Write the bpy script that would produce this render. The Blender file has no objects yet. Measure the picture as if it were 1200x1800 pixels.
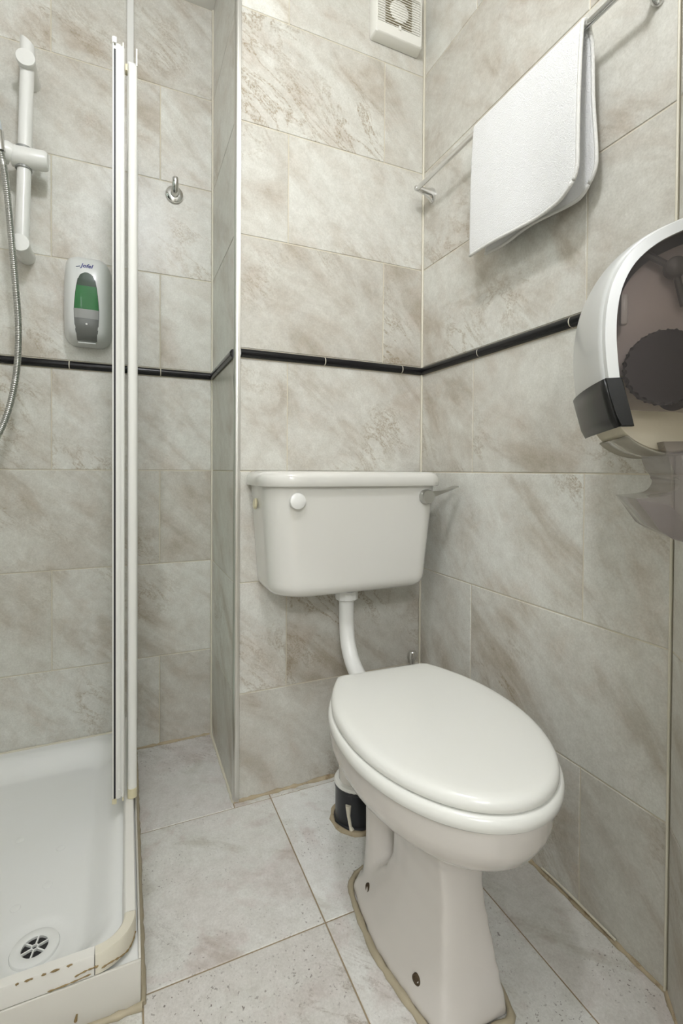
import bpy, bmesh, math, random
from mathutils import Vector, Matrix
random.seed(7)
S = bpy.context.scene
C = S.collection
PI = math.pi

# ------------------------------------------------------------------ camera
cam_d = bpy.data.cameras.new('camera'); cam = bpy.data.objects.new('camera', cam_d); C.objects.link(cam)
cam_d.sensor_fit = 'VERTICAL'; cam_d.sensor_height = 36.0; cam_d.lens = 850.9 / 1800 * 36
cam_d.shift_y = -(900 - 838.18) / 1800; cam_d.clip_start = 0.02
R_ = Vector((0.91412041, -0.40539504, 0.00622432)); U_ = Vector((-4.195e-04, 1.44061e-02, 0.999896)); F_ = Vector((0.4054426, 0.91402808, -0.01299888))
cam.matrix_world = Matrix(((R_.x, U_.x, -F_.x, -0.8479), (R_.y, U_.y, -F_.y, -1.2929), (R_.z, U_.z, -F_.z, 0.894), (0, 0, 0, 1)))
S.camera = cam
# ------------------------------------------------------------------ world, exposure
w = bpy.data.worlds.new('world'); S.world = w; w.use_nodes = True
w.node_tree.nodes['Background'].inputs[0].default_value = (0.9, 0.95, 1, 1)
w.node_tree.nodes['Background'].inputs[1].default_value = 0.05
S.view_settings.view_transform = 'Standard'; S.view_settings.look = 'None'; S.view_settings.gamma = 1
S.view_settings.use_curve_mapping = False
S.view_settings.exposure = 0.06
LAMP = Vector((-0.80, -1.02, 2.27)); LAMP_W = 25.0
FILL = Vector((-1.45, -2.75, 2.12)); FILL_W = 60.0; LCOL = (.97, .99, 1.05)  # unseen fill lamp behind the camera, added to brighten the lower room

# ------------------------------------------------------------------ levels measured from the photograph (metres)
LA, LB, LC, TB, TT, LE, LF, LG, CEIL = 0.290, 0.590, 0.891, 1.193, 1.219, 1.521, 1.821, 2.120, 2.418
W_, D_, YE = 0.585, 0.3724, -0.7715          # boxing width, shower recess depth, end of right wall
XL, YF = -1.63, -1.9                          # left wall, front wall
AT = Vector((-0.66, -0.7513, 0)).normalized() # along the angled wall, towards the camera
AN = Vector((AT.y, -AT.x, 0))                 # its normal, into the room
AE = Vector((0, YE, 0)); AEND = AE + AT * 0.92

# ------------------------------------------------------------------ materials
def mat(name, col=(.8, .8, .8), rough=.4, metal=0., spec=.5, coat=0., bump=0., bscale=80., var=0., vscale=6., dirt=None):
    m = bpy.data.materials.new(name); m.use_nodes = True
    nt = m.node_tree; b = nt.nodes['Principled BSDF']
    b.inputs['Base Color'].default_value = (*col, 1); b.inputs['Roughness'].default_value = rough
    b.inputs['Metallic'].default_value = metal; b.inputs['Specular IOR Level'].default_value = spec
    b.inputs['Coat Weight'].default_value = coat; b.inputs['Coat Roughness'].default_value = .06
    tc = nt.nodes.new('ShaderNodeTexCoord')
    last = None
    n = nt.nodes.new('ShaderNodeTexNoise'); n.inputs['Scale'].default_value = vscale; n.inputs['Detail'].default_value = 5
    nt.links.new(tc.outputs['Object'], n.inputs['Vector'])
    mx = nt.nodes.new('ShaderNodeMix'); mx.data_type = 'RGBA'
    k = 1 - var
    mx.inputs[6].default_value = (col[0]*k, col[1]*k, col[2]*k*.97, 1); mx.inputs[7].default_value = (*[min(1, c*(1+var*.5)) for c in col], 1)
    nt.links.new(n.outputs['Fac'], mx.inputs[0]); last = mx.outputs[2]
    if dirt:
        n2 = nt.nodes.new('ShaderNodeTexNoise'); n2.inputs['Scale'].default_value = dirt[1]; n2.inputs['Detail'].default_value = 7; n2.inputs['Roughness'].default_value = .7
        nt.links.new(tc.outputs['Object'], n2.inputs['Vector'])
        cr = nt.nodes.new('ShaderNodeValToRGB'); cr.color_ramp.elements[0].position = dirt[2]; cr.color_ramp.elements[1].position = dirt[2] + .12
        nt.links.new(n2.outputs['Fac'], cr.inputs['Fac'])
        m2 = nt.nodes.new('ShaderNodeMix'); m2.data_type = 'RGBA'; m2.inputs[7].default_value = (*dirt[0], 1)
        nt.links.new(cr.outputs['Color'], m2.inputs[0]); nt.links.new(last, m2.inputs[6]); last = m2.outputs[2]
    nt.links.new(last, b.inputs['Base Color'])
    if bump:
        bn = nt.nodes.new('ShaderNodeTexNoise'); bn.inputs['Scale'].default_value = bscale; bn.inputs['Detail'].default_value = 4
        nt.links.new(tc.outputs['Object'], bn.inputs['Vector'])
        bp = nt.nodes.new('ShaderNodeBump'); bp.inputs['Strength'].default_value = bump; bp.inputs['Distance'].default_value = .002
        nt.links.new(bn.outputs['Fac'], bp.inputs['Height']); nt.links.new(bp.outputs['Normal'], b.inputs['Normal'])
    return m

def stone(name, floor=False):
    """glazed stone-look tile; every tile has its own pattern (object random) and its own tint (object colour)"""
    m = bpy.data.materials.new(name); m.use_nodes = True
    nt = m.node_tree; N = nt.nodes; Lk = nt.links.new; b = N['Principled BSDF']
    tc = N.new('ShaderNodeTexCoord'); oi = N.new('ShaderNodeObjectInfo')
    w4 = N.new('ShaderNodeMath'); w4.operation = 'MULTIPLY'; w4.inputs[1].default_value = 57.0; Lk(oi.outputs['Random'], w4.inputs[0])
    def noise(scale, detail, rough, dist=0., vec=None, woff=0.):
        n = N.new('ShaderNodeTexNoise'); n.noise_dimensions = '4D'
        n.inputs['Scale'].default_value = scale; n.inputs['Detail'].default_value = detail; n.inputs['Roughness'].default_value = rough; n.inputs['Distortion'].default_value = dist
        Lk(vec or tc.outputs['Object'], n.inputs['Vector'])
        a = N.new('ShaderNodeMath'); a.operation = 'ADD'; a.inputs[1].default_value = woff; Lk(w4.outputs[0], a.inputs[0]); Lk(a.outputs[0], n.inputs['W'])
        return n.outputs['Fac']
    def ramp(fac, stops):
        r = N.new('ShaderNodeValToRGB'); els = r.color_ramp.elements
        while len(els) < len(stops): els.new(.5)
        for e, (p, c) in zip(els, stops):
            e.position = p; e.color = (*c, 1) if len(c) == 3 else c
        Lk(fac, r.inputs['Fac']); return r.outputs['Color']
    def mix(fac, a, c, mode='MIX'):
        x = N.new('ShaderNodeMix'); x.data_type = 'RGBA'; x.blend_type = mode
        for s, i in ((fac, 0), (a, 6), (c, 7)):
            if hasattr(s, 'links'): Lk(s, x.inputs[i])
            elif i == 0: x.inputs[0].default_value = s
            else: x.inputs[i].default_value = (*s, 1)
        return x.outputs[2]
    m0 = N.new('ShaderNodeMapping'); m0.inputs['Rotation'].default_value = (0, 0, math.radians(40)); Lk(tc.outputs['Object'], m0.inputs['Vector'])
    mp = N.new('ShaderNodeMapping'); mp.inputs['Scale'].default_value = (2.2, 6.0, 1); Lk(m0.outputs[0], mp.inputs['Vector'])
    big = noise(4.0 if not floor else 5.0, 6, .62, .7)
    streak = noise(1.25, 7, .62, .9, mp.outputs[0], 3.1)
    fine = noise(230, 3, .75, 0, None, 9.); mid = noise(34, 4, .65, .3, None, 12.)
    col = ramp(big, [(.28, (.455, .41, .34)), (.42, (.555, .515, .445)), (.52, (.615, .60, .545)), (.62, (.572, .525, .455)), (.74, (.475, .42, .345))] if not floor else
               [(.30, (.49, .435, .40)), (.42, (.66, .61, .575)), (.49, (.76, .765, .725)), (.59, (.75, .76, .715)), (.70, (.55, .49, .455))])
    pale = ramp(streak, [(.40, (0, 0, 0)), (.62, (1, 1, 1))])
    col = mix(pale, col, (.70, .70, .645)) if not floor else mix(pale, col, (.75, .735, .70))
    dk = ramp(streak, [(.30, (1, 1, 1)), (.45, (0, 0, 0))])
    dkh = N.new('ShaderNodeMath'); dkh.operation = 'MULTIPLY'; dkh.inputs[1].default_value = .55 if not floor else .5; Lk(dk, dkh.inputs[0])
    col = mix(dkh.outputs[0], col, (.35, .30, .21))
    # thin golden-brown veins with speckle, only in some areas
    vn = noise(2.1, 8, .66, 1.2, mp.outputs[0], 17.)
    vein = ramp(vn, [(.450, (0, 0, 0)), (.482, (1, 1, 1)), (.500, (1, 1, 1)), (.530, (0, 0, 0))])
    area = ramp(noise(2.6, 2, .5, 0, None, 23.), [(.53, (0, 0, 0)), (.66, (1, 1, 1))])
    spk = ramp(noise(190, 3, .8, 0, None, 31.), [(.38, (0, 0, 0)), (.62, (.8, .8, .8))])
    v1 = N.new('ShaderNodeMath'); v1.operation = 'MULTIPLY'; Lk(vein, v1.inputs[0]); Lk(area, v1.inputs[1])
    v2 = N.new('ShaderNodeMath'); v2.operation = 'MULTIPLY'; Lk(v1.outputs[0], v2.inputs[0]); Lk(spk, v2.inputs[1])
    col = mix(v2.outputs[0], col, (.27, .19, .085) if not floor else (.30, .25, .19))
    # fine mottling
    fm = ramp(fine, [(.3, (.82, .81, .79)), (.7, (1.10, 1.10, 1.10))])
    col = mix(.7, col, fm, 'MULTIPLY')
    mm = ramp(mid, [(.32, (.84, .83, .80)), (.66, (1.06, 1.06, 1.06))])
    col = mix(.6, col, mm, 'MULTIPLY')
    if floor:
        dots = ramp(noise(170, 2, .5, 0, None, 41.), [(.625, (0, 0, 0)), (.69, (1, 1, 1))])
        dm = ramp(noise(6, 3, .6, 0, None, 43.), [(.44, (0, 0, 0)), (.62, (.85, .85, .85))])
        d2 = N.new('ShaderNodeMath'); d2.operation = 'MULTIPLY'; Lk(dots, d2.inputs[0]); Lk(dm, d2.inputs[1])
        col = mix(d2.outputs[0], col, (.16, .13, .11))
        crk = ramp(noise(3.4, 9, .7, 1.0, None, 47.), [(.496, (0, 0, 0)), (.500, (1, 1, 1)), (.501, (1, 1, 1)), (.505, (0, 0, 0))])
        ca = ramp(noise(3.1, 2, .5, 0, None, 53.), [(.56, (0, 0, 0)), (.66, (.5, .5, .5))])
        c2 = N.new('ShaderNodeMath'); c2.operation = 'MULTIPLY'; Lk(crk, c2.inputs[0]); Lk(ca, c2.inputs[1])
        col = mix(c2.outputs[0], col, (.27, .24, .21))
    col = mix(1.0, col, oi.outputs['Color'], 'MULTIPLY')
    Lk(col, b.inputs['Base Color'])
    b.inputs['Roughness'].default_value = .33 if not floor else .42
    b.inputs['Specular IOR Level'].default_value = .45
    h = N.new('ShaderNodeMath'); h.operation = 'ADD'; Lk(fine, h.inputs[0]); Lk(streak, h.inputs[1])
    bp = N.new('ShaderNodeBump'); bp.inputs['Strength'].default_value = .25; bp.inputs['Distance'].default_value = .0010
    Lk(h.outputs[0], bp.inputs['Height']); Lk(bp.outputs['Normal'], b.inputs['Normal'])
    return m

def clear_mat(name, tint, rough=.05, gloss=.12, haze=None, hazef=0.):
    """thin clear or smoked sheet: straight-through transparency plus a fresnel gloss (and optional milky share)"""
    m = bpy.data.materials.new(name); m.use_nodes = True
    nt = m.node_tree; nt.nodes.clear()
    o = nt.nodes.new('ShaderNodeOutputMaterial'); t = nt.nodes.new('ShaderNodeBsdfTransparent'); t.inputs[0].default_value = (*tint, 1)
    g = nt.nodes.new('ShaderNodeBsdfGlossy'); g.inputs['Roughness'].default_value = rough; g.inputs[0].default_value = (1, 1, 1, 1)
    fr = nt.nodes.new('ShaderNodeLayerWeight'); fr.inputs[0].default_value = gloss
    base = t.outputs[0]
    if haze:
        d = nt.nodes.new('ShaderNodeBsdfDiffuse'); d.inputs[0].default_value = (*haze, 1)
        mh = nt.nodes.new('ShaderNodeMixShader'); mh.inputs[0].default_value = hazef
        nt.links.new(t.outputs[0], mh.inputs[1]); nt.links.new(d.outputs[0], mh.inputs[2]); base = mh.outputs[0]
    mx = nt.nodes.new('ShaderNodeMixShader')
    nt.links.new(fr.outputs['Fresnel'], mx.inputs[0]); nt.links.new(base, mx.inputs[1]); nt.links.new(g.outputs[0], mx.inputs[2])
    nt.links.new(mx.outputs[0], o.inputs[0]); return m

M = {}
M['tile'] = stone('stone_tile'); M['ftile'] = stone('floor_stone_tile', True)
M['grout'] = mat('cream_grout', (.66, .61, .49), .8, var=.15, vscale=9)
M['fgrout'] = mat('brown_grout', (.34, .27, .17), .85, var=.3, vscale=14)
M['silic'] = mat('cream_silicone', (.70, .66, .54), .45, var=.12)
M['dirtsil'] = mat('stained_silicone', (.46, .38, .25), .55, var=.35, vscale=22, dirt=((.20, .13, .06), 30, .56), bump=.5)
M['traysil'] = mat('beige_sealant', (.47, .41, .29), .6, var=.25, vscale=25, bump=.4)
M['border'] = mat('black_glazed_border', (.008, .008, .009), .2, spec=.3, var=.1)
M['plaster'] = mat('white_ceiling_paint', (.80, .79, .75), .8, var=.04)
M['wallpaint'] = mat('pale_wall_paint', (.76, .755, .73), .6, var=.05)
M['ceramic'] = mat('white_glazed_ceramic', (.72, .71, .665), .12, coat=.5, var=.03, vscale=3)
M['pan'] = mat('pan_glazed_ceramic', (.68, .645, .60), .14, coat=.5, var=.04, vscale=4)
M['seat'] = mat('white_moulded_plastic', (.80, .80, .755), .22, var=.02)
M['wplast'] = mat('white_plastic', (.80, .80, .77), .3, var=.03)
M['chalk'] = mat('white_powder_coat', (.80, .80, .76), .33, var=.03)
M['cream'] = mat('yellowed_plastic', (.72, .66, .45), .4, var=.12, vscale=30)
M['acrylic'] = mat('white_acrylic', (.85, .86, .84), .12, coat=.3, var=.02)
M['riser'] = mat('white_panel', (.70, .68, .62), .3, var=.06, dirt=((.45, .36, .22), 9, .70))
M['strip'] = mat('worn_white_strip', (.80, .785, .735), .38, var=.05, vscale=16, dirt=((.58, .48, .31), 15, .66))
M['stripc'] = mat('yellowed_corner_strip', (.76, .72, .60), .4, var=.10, vscale=16, dirt=((.45, .34, .17), 20, .64))
M['chrome'] = mat('polished_chrome', (.72, .72, .72), .13, 1., var=.04)
M['satin'] = mat('satin_steel', (.52, .52, .50), .28, 1., var=.05)
M['alu'] = mat('aluminium_trim', (.70, .69, .66), .3, 1., var=.08, vscale=4)
M['black'] = mat('black_rubber', (.014, .013, .015), .5, var=.1)
M['bplast'] = mat('black_gloss_plastic', (.012, .012, .011), .3, spec=.3, coat=0., var=.05)
M['soil'] = mat('black_soil_pipe', (.012, .014, .018), .3, var=.2, vscale=20, dirt=((.55, .50, .38), 26, .66))
M['towel'] = mat('white_terry', (.79, .79, .78), .95, spec=.1, bump=.9, bscale=420, var=.03, vscale=40)
M['hem'] = mat('towel_hem', (.76, .755, .72), .95, spec=.1, bump=.8, bscale=500)
M['fanwhite'] = mat('fan_white_plastic', (.80, .79, .73), .4, var=.03)
M['fandark'] = mat('fan_brown', (.27, .23, .14), .8, var=.2, vscale=60)  # mottled brown of the plate behind the slats
M['dispw'] = mat('dispenser_white', (.67, .68, .665), .28, coat=.2, var=.02)
M['grey'] = mat('grey_plastic', (.13, .135, .125), .3, coat=.1, var=.04)
M['greytop'] = mat('pale_grey_plastic', (.27, .275, .26), .3, var=.04)
M['green'] = mat('green_soap', (.025, .155, .04), .35, spec=.3, coat=.05, var=.15, vscale=30)
M['greend'] = mat('dark_green_window', (.04, .065, .04), .35, spec=.3, coat=.05, var=.15, vscale=30)
M['ink'] = mat('blue_ink', (.02, .025, .18), .5)
M['hand'] = mat('pale_blue_grey_plastic', (.55, .60, .62), .3, var=.03)
M['paper'] = mat('cream_paper', (.70, .64, .50), .9, spec=.1, var=.06, bump=.3)
M['inner'] = mat('dispenser_inner', (.70, .66, .64), .5, var=.05)
M['rust'] = mat('rusty_screw_hole', (.07, .045, .02), .7, var=.4, vscale=90)
M['stain'] = mat('brown_stain', (.30, .21, .09), .7, var=.4, vscale=60)
M['glass'] = clear_mat('clear_glass', (.93, .97, .95), .02, .15)
M['smoke'] = clear_mat('smoked_plastic', (.84, .805, .79), .06, .12, (.30, .28, .27), .09)
M['smoke2'] = clear_mat('smoked_plastic_lever', (.82, .785, .765), .08, .15, (.39, .36, .34), .36)
M['milk'] = clear_mat('milky_plastic', (.80, .78, .72), .15, .15, (.62, .58, .48), .5)

# ------------------------------------------------------------------ mesh helpers
def mesh_from(bm, name):
    bmesh.ops.recalc_face_normals(bm, faces=bm.faces[:])
    me = bpy.data.meshes.new(name); bm.to_mesh(me); bm.free()
    return me
def link(name, me, m, parent=None, smooth=True, ang=38):
    o = bpy.data.objects.new(name, me); C.objects.link(o)
    if m is not None and len(me.materials) == 0: me.materials.append(M[m])
    if smooth:
        for p in me.polygons: p.use_smooth = True
        me.set_sharp_from_angle(angle=math.radians(ang))
    if parent is not None: o.parent = parent
    return o
def obj(name, bm, m, parent=None, **k): return link(name, mesh_from(bm, name), m, parent, **k)
def tag(o, label, cat, group=None, kind=None):
    o['label'] = label
    if cat: o['category'] = cat
    if group: o['group'] = group
    if kind: o['kind'] = kind
    return o
def empty(name, loc=(0, 0, 0), rz=0.):
    o = bpy.data.objects.new(name, None); C.objects.link(o); o.empty_display_size = .05
    o.location = loc; o.rotation_euler = (0, 0, rz); return o
def nb(): return bmesh.new()
def box(bm, a, b, bev=0., seg=2):
    lo = [min(a[i], b[i]) for i in range(3)]; hi = [max(a[i], b[i]) for i in range(3)]
    vs = [bm.verts.new((x, y, z)) for x in (lo[0], hi[0]) for y in (lo[1], hi[1]) for z in (lo[2], hi[2])]
    fs = [bm.faces.new([vs[i] for i in f]) for f in ((0, 1, 3, 2), (4, 6, 7, 5), (0, 4, 5, 1), (2, 3, 7, 6), (0, 2, 6, 4), (1, 5, 7, 3))]
    if bev:
        es = list({e for f in fs for e in f.edges})
        bmesh.ops.bevel(bm, geom=es, offset=bev, segments=seg, profile=.5, affect='EDGES')
    return bm
def loft(bm, rings, cap=True, closed=True):
    vr = [[bm.verts.new(p) for p in r] for r in rings]
    n = len(vr[0])
    for a, b in zip(vr, vr[1:]):
        for i in range(n if closed else n - 1):
            j = (i + 1) % n
            try: bm.faces.new((a[i], a[j], b[j], b[i]))
            except ValueError: pass
    if cap:
        for r in (vr[0], vr[-1]):
            try: bm.faces.new(r)
            except ValueError: pass
    return vr
def prism(bm, pts, ax, a, b, bev=0., seg=2):
    """closed 2-D outline extruded along axis ax (0,1,2) from a to b; the outline gives the two other axes in order"""
    def P(p, t):
        q = list(p); q.insert(ax, t); return q
    before = set(bm.edges)
    v0 = [bm.verts.new(P(p, a)) for p in pts]; v1 = [bm.verts.new(P(p, b)) for p in pts]
    f0 = bm.faces.new(v0); f1 = bm.faces.new(v1); n = len(pts)
    for i in range(n): bm.faces.new((v0[i], v0[(i+1) % n], v1[(i+1) % n], v1[i]))
    if bev: bmesh.ops.bevel(bm, geom=list(set(f0.edges) | set(f1.edges)), offset=bev, segments=seg, profile=.5, affect='EDGES')
def spline(pts, per=8):
    pts = [Vector(p) for p in pts]; out = []
    for i in range(len(pts) - 1):
        p0 = pts[max(i-1, 0)]; p1 = pts[i]; p2 = pts[i+1]; p3 = pts[min(i+2, len(pts)-1)]
        for k in range(per):
            t = k / per
            out.append(.5 * ((2*p1) + (p2-p0)*t + (2*p0-5*p1+4*p2-p3)*t*t + (3*p1-p0-3*p2+p3)*t**3))
    out.append(pts[-1]); return out
def tube(bm, pts, rad, n=16, cap=True):
    pts = [Vector(p) for p in pts]; up = None; rings = []
    for i, p in enumerate(pts):
        d = (pts[min(i+1, len(pts)-1)] - pts[max(i-1, 0)]).normalized()
        if up is None:
            up = Vector((0, 0, 1)) if abs(d.z) < .9 else Vector((1, 0, 0))
        s = d.cross(up).normalized(); up = s.cross(d).normalized()
        r = rad(i / max(1, len(pts)-1), i) if callable(rad) else rad
        rings.append([p + (s*math.cos(2*PI*k/n) + up*math.sin(2*PI*k/n)) * r for k in range(n)])
    loft(bm, rings, cap)
def lathe(bm, prof, org, axis, n=28):
    """profile (radius, height) turned about an axis through org"""
    ax = Vector(axis).normalized(); org = Vector(org)
    s = ax.cross(Vector((0, 0, 1)) if abs(ax.z) < .9 else Vector((1, 0, 0))).normalized(); t = ax.cross(s)
    rings = [[org + ax*h + (s*math.cos(2*PI*k/n) + t*math.sin(2*PI*k/n)) * max(r, 1e-5) for k in range(n)] for r, h in prof]
    loft(bm, rings, True)
def rrect(x0, x1, y0, y1, r, n=6):
    r = min(r, (x1-x0)/2 - 1e-5, (y1-y0)/2 - 1e-5); out = []
    for cx, cy, a0 in ((x1-r, y1-r, 0), (x0+r, y1-r, 90), (x0+r, y0+r, 180), (x1-r, y0+r, 270)):
        for k in range(n+1):
            a = math.radians(a0 + 90*k/n); out.append((cx + r*math.cos(a), cy + r*math.sin(a)))
    return out

# ------------------------------------------------------------------ tiles
TG, TPR, TTH = .0028, .0016, .007       # grout gap, how far tiles stand proud, thickness
_tm = {}
def tile_mesh(w, h, m):
    key = (round(w, 4), round(h, 4), m)
    if key not in _tm:
        bm = nb(); box(bm, (-w/2, -h/2, -TTH), (w/2, h/2, 0))
        top = [e for e in bm.edges if all(v.co.z > -1e-6 for v in e.verts)]
        bmesh.ops.bevel(bm, geom=top, offset=.0012, segments=1, affect='EDGES')
        me = mesh_from(bm, 'tile'); me.materials.append(M[m]); _tm[key] = me
    return _tm[key]
def tint():
    k = random.uniform(.87, 1.07); wm = (1-k)*.12; return (k*(1+wm), k, k*(1-wm*1.3), 1)
def tile(parent, O, U, V, u0, u1, v0, v1, m='tile', col=None):
    """tile on the plane O + u*U + v*V"""
    if u1 - u0 < .006 or v1 - v0 < .006: return
    U = Vector(U); V = Vector(V); Nn = U.cross(V)
    me = tile_mesh(u1-u0-TG, v1-v0-TG, m)
    o = bpy.data.objects.new('tile', me); C.objects.link(o)
    p = Vector(O) + U*(u0+u1)/2 + V*(v0+v1)/2
    o.matrix_world = Matrix(((U.x, V.x, Nn.x, p.x), (U.y, V.y, Nn.y, p.y), (U.z, V.z, Nn.z, p.z), (0, 0, 0, 1)))
    o.parent = parent; o.color = col or tint(); return o
ROWS = [(0, LA), (LA, LB), (LB, LC), (LC, TB), (TT, LE), (LE, LF), (LF, LG), (LG, CEIL)]
_bm = {}
def border(parent, O, U, u0, u1):
    """black half-round border tile"""
    U = Vector(U); Nn = U.cross(Vector((0, 0, 1)))
    L = u1 - u0 - .0026; key = round(L, 4)
    if key not in _bm:
        bm = nb(); h = (TT-TB)/2 - .0018; pts = [(-h, -.006), (-h, .003)]
        pts += [(-h*math.cos(PI*k/10), .003 + .0085*math.sin(PI*k/10)) for k in range(1, 10)] + [(h, .003), (h, -.006)]
        prism(bm, pts, 0, -L/2, L/2, .0008, 1)
        me = mesh_from(bm, 'border_tile'); me.materials.append(M['border']); _bm[key] = me
        for p in me.polygons: p.use_smooth = True
        me.set_sharp_from_angle(angle=math.radians(40))
    o = bpy.data.objects.new('border_tile', _bm[key]); C.objects.link(o)
    p = Vector(O) + U*(u0+u1)/2 + Vector((0, 0, (TB+TT)/2)); V = Vector((0, 0, 1))
    # local axes: x along, y up, z out
    o.matrix_world = Matrix(((U.x, V.x, Nn.x, p.x), (U.y, V.y, Nn.y, p.y), (U.z, V.z, Nn.z, p.z), (0, 0, 0, 1)))
    o.parent = parent

def wall_tiles(parent, O, U, u0, u1, jodd, jeven, per=.6, bj=None, zmin=0.):
    """rows of tiles between u0 and u1; jodd / jeven = one joint of the alternating bond"""
    for i, (a, b) in enumerate(ROWS):
        if b <= zmin: continue
        j = jodd if i % 2 == 0 else jeven
        js = [u0]
        if j is not None:
            k = math.ceil((u0 - j) / per)
            while j + k*per < u1 - .004:
                if j + k*per > u0 + .004: js.append(j + k*per)
                k += 1
        js.append(u1)
        for p, q in zip(js, js[1:]): tile(parent, O, U, (0, 0, 1), p, q, max(a, zmin), b)
    Uv = Vector(U); Nv = Uv.cross(Vector((0, 0, 1)))
    for x in [x for x in (bj or []) if u0 + .01 < x < u1 - .01]:
        bm = nb(); h = (TT-TB)/2 - .0026; pj = [(-h, -.004), (-h, .0025)] + [(-h*math.cos(PI*k/8), .0025 + .0082*math.sin(PI*k/8)) for k in range(1, 8)] + [(h, .0025), (h, -.004)]
        prism(bm, pj, 0, -.0014, .0014); oj = obj('border_joint', bm, 'silic', parent); p = Vector(O) + Uv*x + Vector((0, 0, (TB+TT)/2))
        oj.matrix_world = Matrix(((Uv.x, 0, Nv.x, p.x), (Uv.y, 0, Nv.y, p.y), (0, 1, 0, p.z), (0, 0, 0, 1)))
    bs = [u0] + [x for x in sorted(bj or []) if u0 + .01 < x < u1 - .01] + [u1]
    for p, q in zip(bs, bs[1:]): border(parent, O, U, p, q)

# floor ---------------------------------------------------------------------
bm = nb(); box(bm, (-2.15, -3.55, -.1), (.3, .5, -TPR)); floor = obj('floor', bm, 'fgrout', smooth=False)
tag(floor, 'grey-beige stone-look tiled bathroom floor with thin brown grout lines', 'floor', kind='structure')
FX = [XL, -1.16, -.823, -.488, -.1475, .03]; FY = [YF, -1.62, -1.217, -.817, -.417, -.020]
for x0, x1 in zip(FX, FX[1:]):
    for y0, y1 in zip(FY, FY[1:]):
        if x1 <= -.82 and y0 > -.43: continue      # under the shower tray
        tile(floor, (0, 0, 0), (1, 0, 0), (0, 1, 0), x0, x1, y0, y1, 'ftile')
tile(floor, (0, 0, 0), (1, 0, 0), (0, 1, 0), -.823, -.586, -.020, .375, 'ftile', (.93, .92, .92, 1))
tile(floor, (0, 0, 0), (1, 0, 0), (0, 1, 0), -.586, -.488, -.020, .006, 'ftile')
tile(floor, (0, 0, 0), (1, 0, 0), (0, 1, 0), -.488, .0, -.020, .006, 'ftile')

# walls ---------------------------------------------------------------------
bm = nb(); box(bm, (-W_+TPR, TPR, 0), (.1, D_+.1, CEIL)); wb = obj('wall_back', bm, 'grout', smooth=False)
tag(wb, 'tiled boxed-out wall behind the toilet cistern', 'wall', kind='structure')
n1, n2 = -.4399, -.1397
wall_tiles(wb, (0, 0, 0), (1, 0, 0), -W_+.012, -.003, n2, n1, .6, [-.3302, -.0755])
# lighter replacement tile high on the left (as the photograph shows)
for o in wb.children:
    if o.name.startswith('tile') and o.matrix_world.translation.z > LG and o.matrix_world.translation.x < n1: o.color = (1.18, 1.19, 1.2, 1)
# side of the boxing (faces the shower): u runs from the back to the front
wall_tiles(wb, (-W_, D_, 0), (0, -1, 0), .003, D_-.012, None, None, .6, [.13])
bm = nb()
prof = [(-W_-.0025, .013), (-W_-.0025, .004)] + [(-W_-.0025+.0085-.0085*math.cos(a), .004-.0085*math.sin(a)) for a in [PI/2*k/6 for k in range(1, 7)]]
prof = [(x, y) for x, y in prof] + [(-W_+.013, -.0045), (-W_+.013, .013)]
prism(bm, prof, 2, 0.001, CEIL); obj('edge_trim', bm, 'alu', wb, ang=50)

bm = nb(); box(bm, (XL-.1, D_+TPR, 0), (-W_+TPR, D_+.1, CEIL)); ws = obj('wall_shower', bm, 'grout', smooth=False)
tag(ws, 'tiled rear wall of the shower recess', 'wall', kind='structure')
wall_tiles(ws, (0, D_, 0), (1, 0, 0), XL, -W_-.003, -.75, -1.052, .604, [-1.508, -1.257, -1.0052, -.7486])

bm = nb(); box(bm, (TPR, YE, 0), (.1, TPR, CEIL)); wr = obj('wall_right', bm, 'grout', smooth=False)
tag(wr, 'tiled right wall carrying the towel rail', 'wall', kind='structure')
wall_tiles(wr, (0, 0, 0), (0, -1, 0), .003, -YE-.003, .594, .2465, .7, [.2724, .5607])

bm = nb(); P = [AE - AN*TPR, AEND - AN*TPR, AEND - AN*.1, AE - AN*.1 + AT*.02]
prism(bm, [(p.x, p.y) for p in P], 2, 0, CEIL); wa = obj('wall_angled', bm, 'grout', smooth=False)
tag(wa, 'tiled angled wall at the right edge carrying the paper dispenser', 'wall', kind='structure')
wall_tiles(wa, AE, AT, .003, .92, .45, .15, .6, [.25, .5, .75])

bm = nb(); box(bm, (XL-.1, YF, 0), (XL, D_+TPR, CEIL)); o = obj('wall_left', bm, 'wallpaint', smooth=False); tag(o, 'pale left wall of the shower', 'wall', kind='structure')
DX0, DX1, DZ = -1.27, -.66, 2.04                # unseen doorway behind the camera, added so the fill lamp shines in
bm = nb(); box(bm, (XL-.1, YF-.1, 0), (DX0, YF, CEIL)); o = obj('wall_front', bm, 'wallpaint', smooth=False); tag(o, 'pale wall behind the camera, left of the added doorway', 'wall', kind='structure')
bm = nb(); box(bm, (DX1, YF-.1, 0), (AEND.x+.1, YF, CEIL)); o = obj('wall_jamb', bm, 'wallpaint', smooth=False); tag(o, 'narrow pale wall behind the camera, right of the added doorway', 'wall', kind='structure')
bm = nb(); box(bm, (DX0, YF-.1, DZ), (DX1, YF, CEIL)); o = obj('wall_lintel', bm, 'wallpaint', smooth=False); tag(o, 'pale wall above the added open doorway behind the camera', 'wall', kind='structure')
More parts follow.
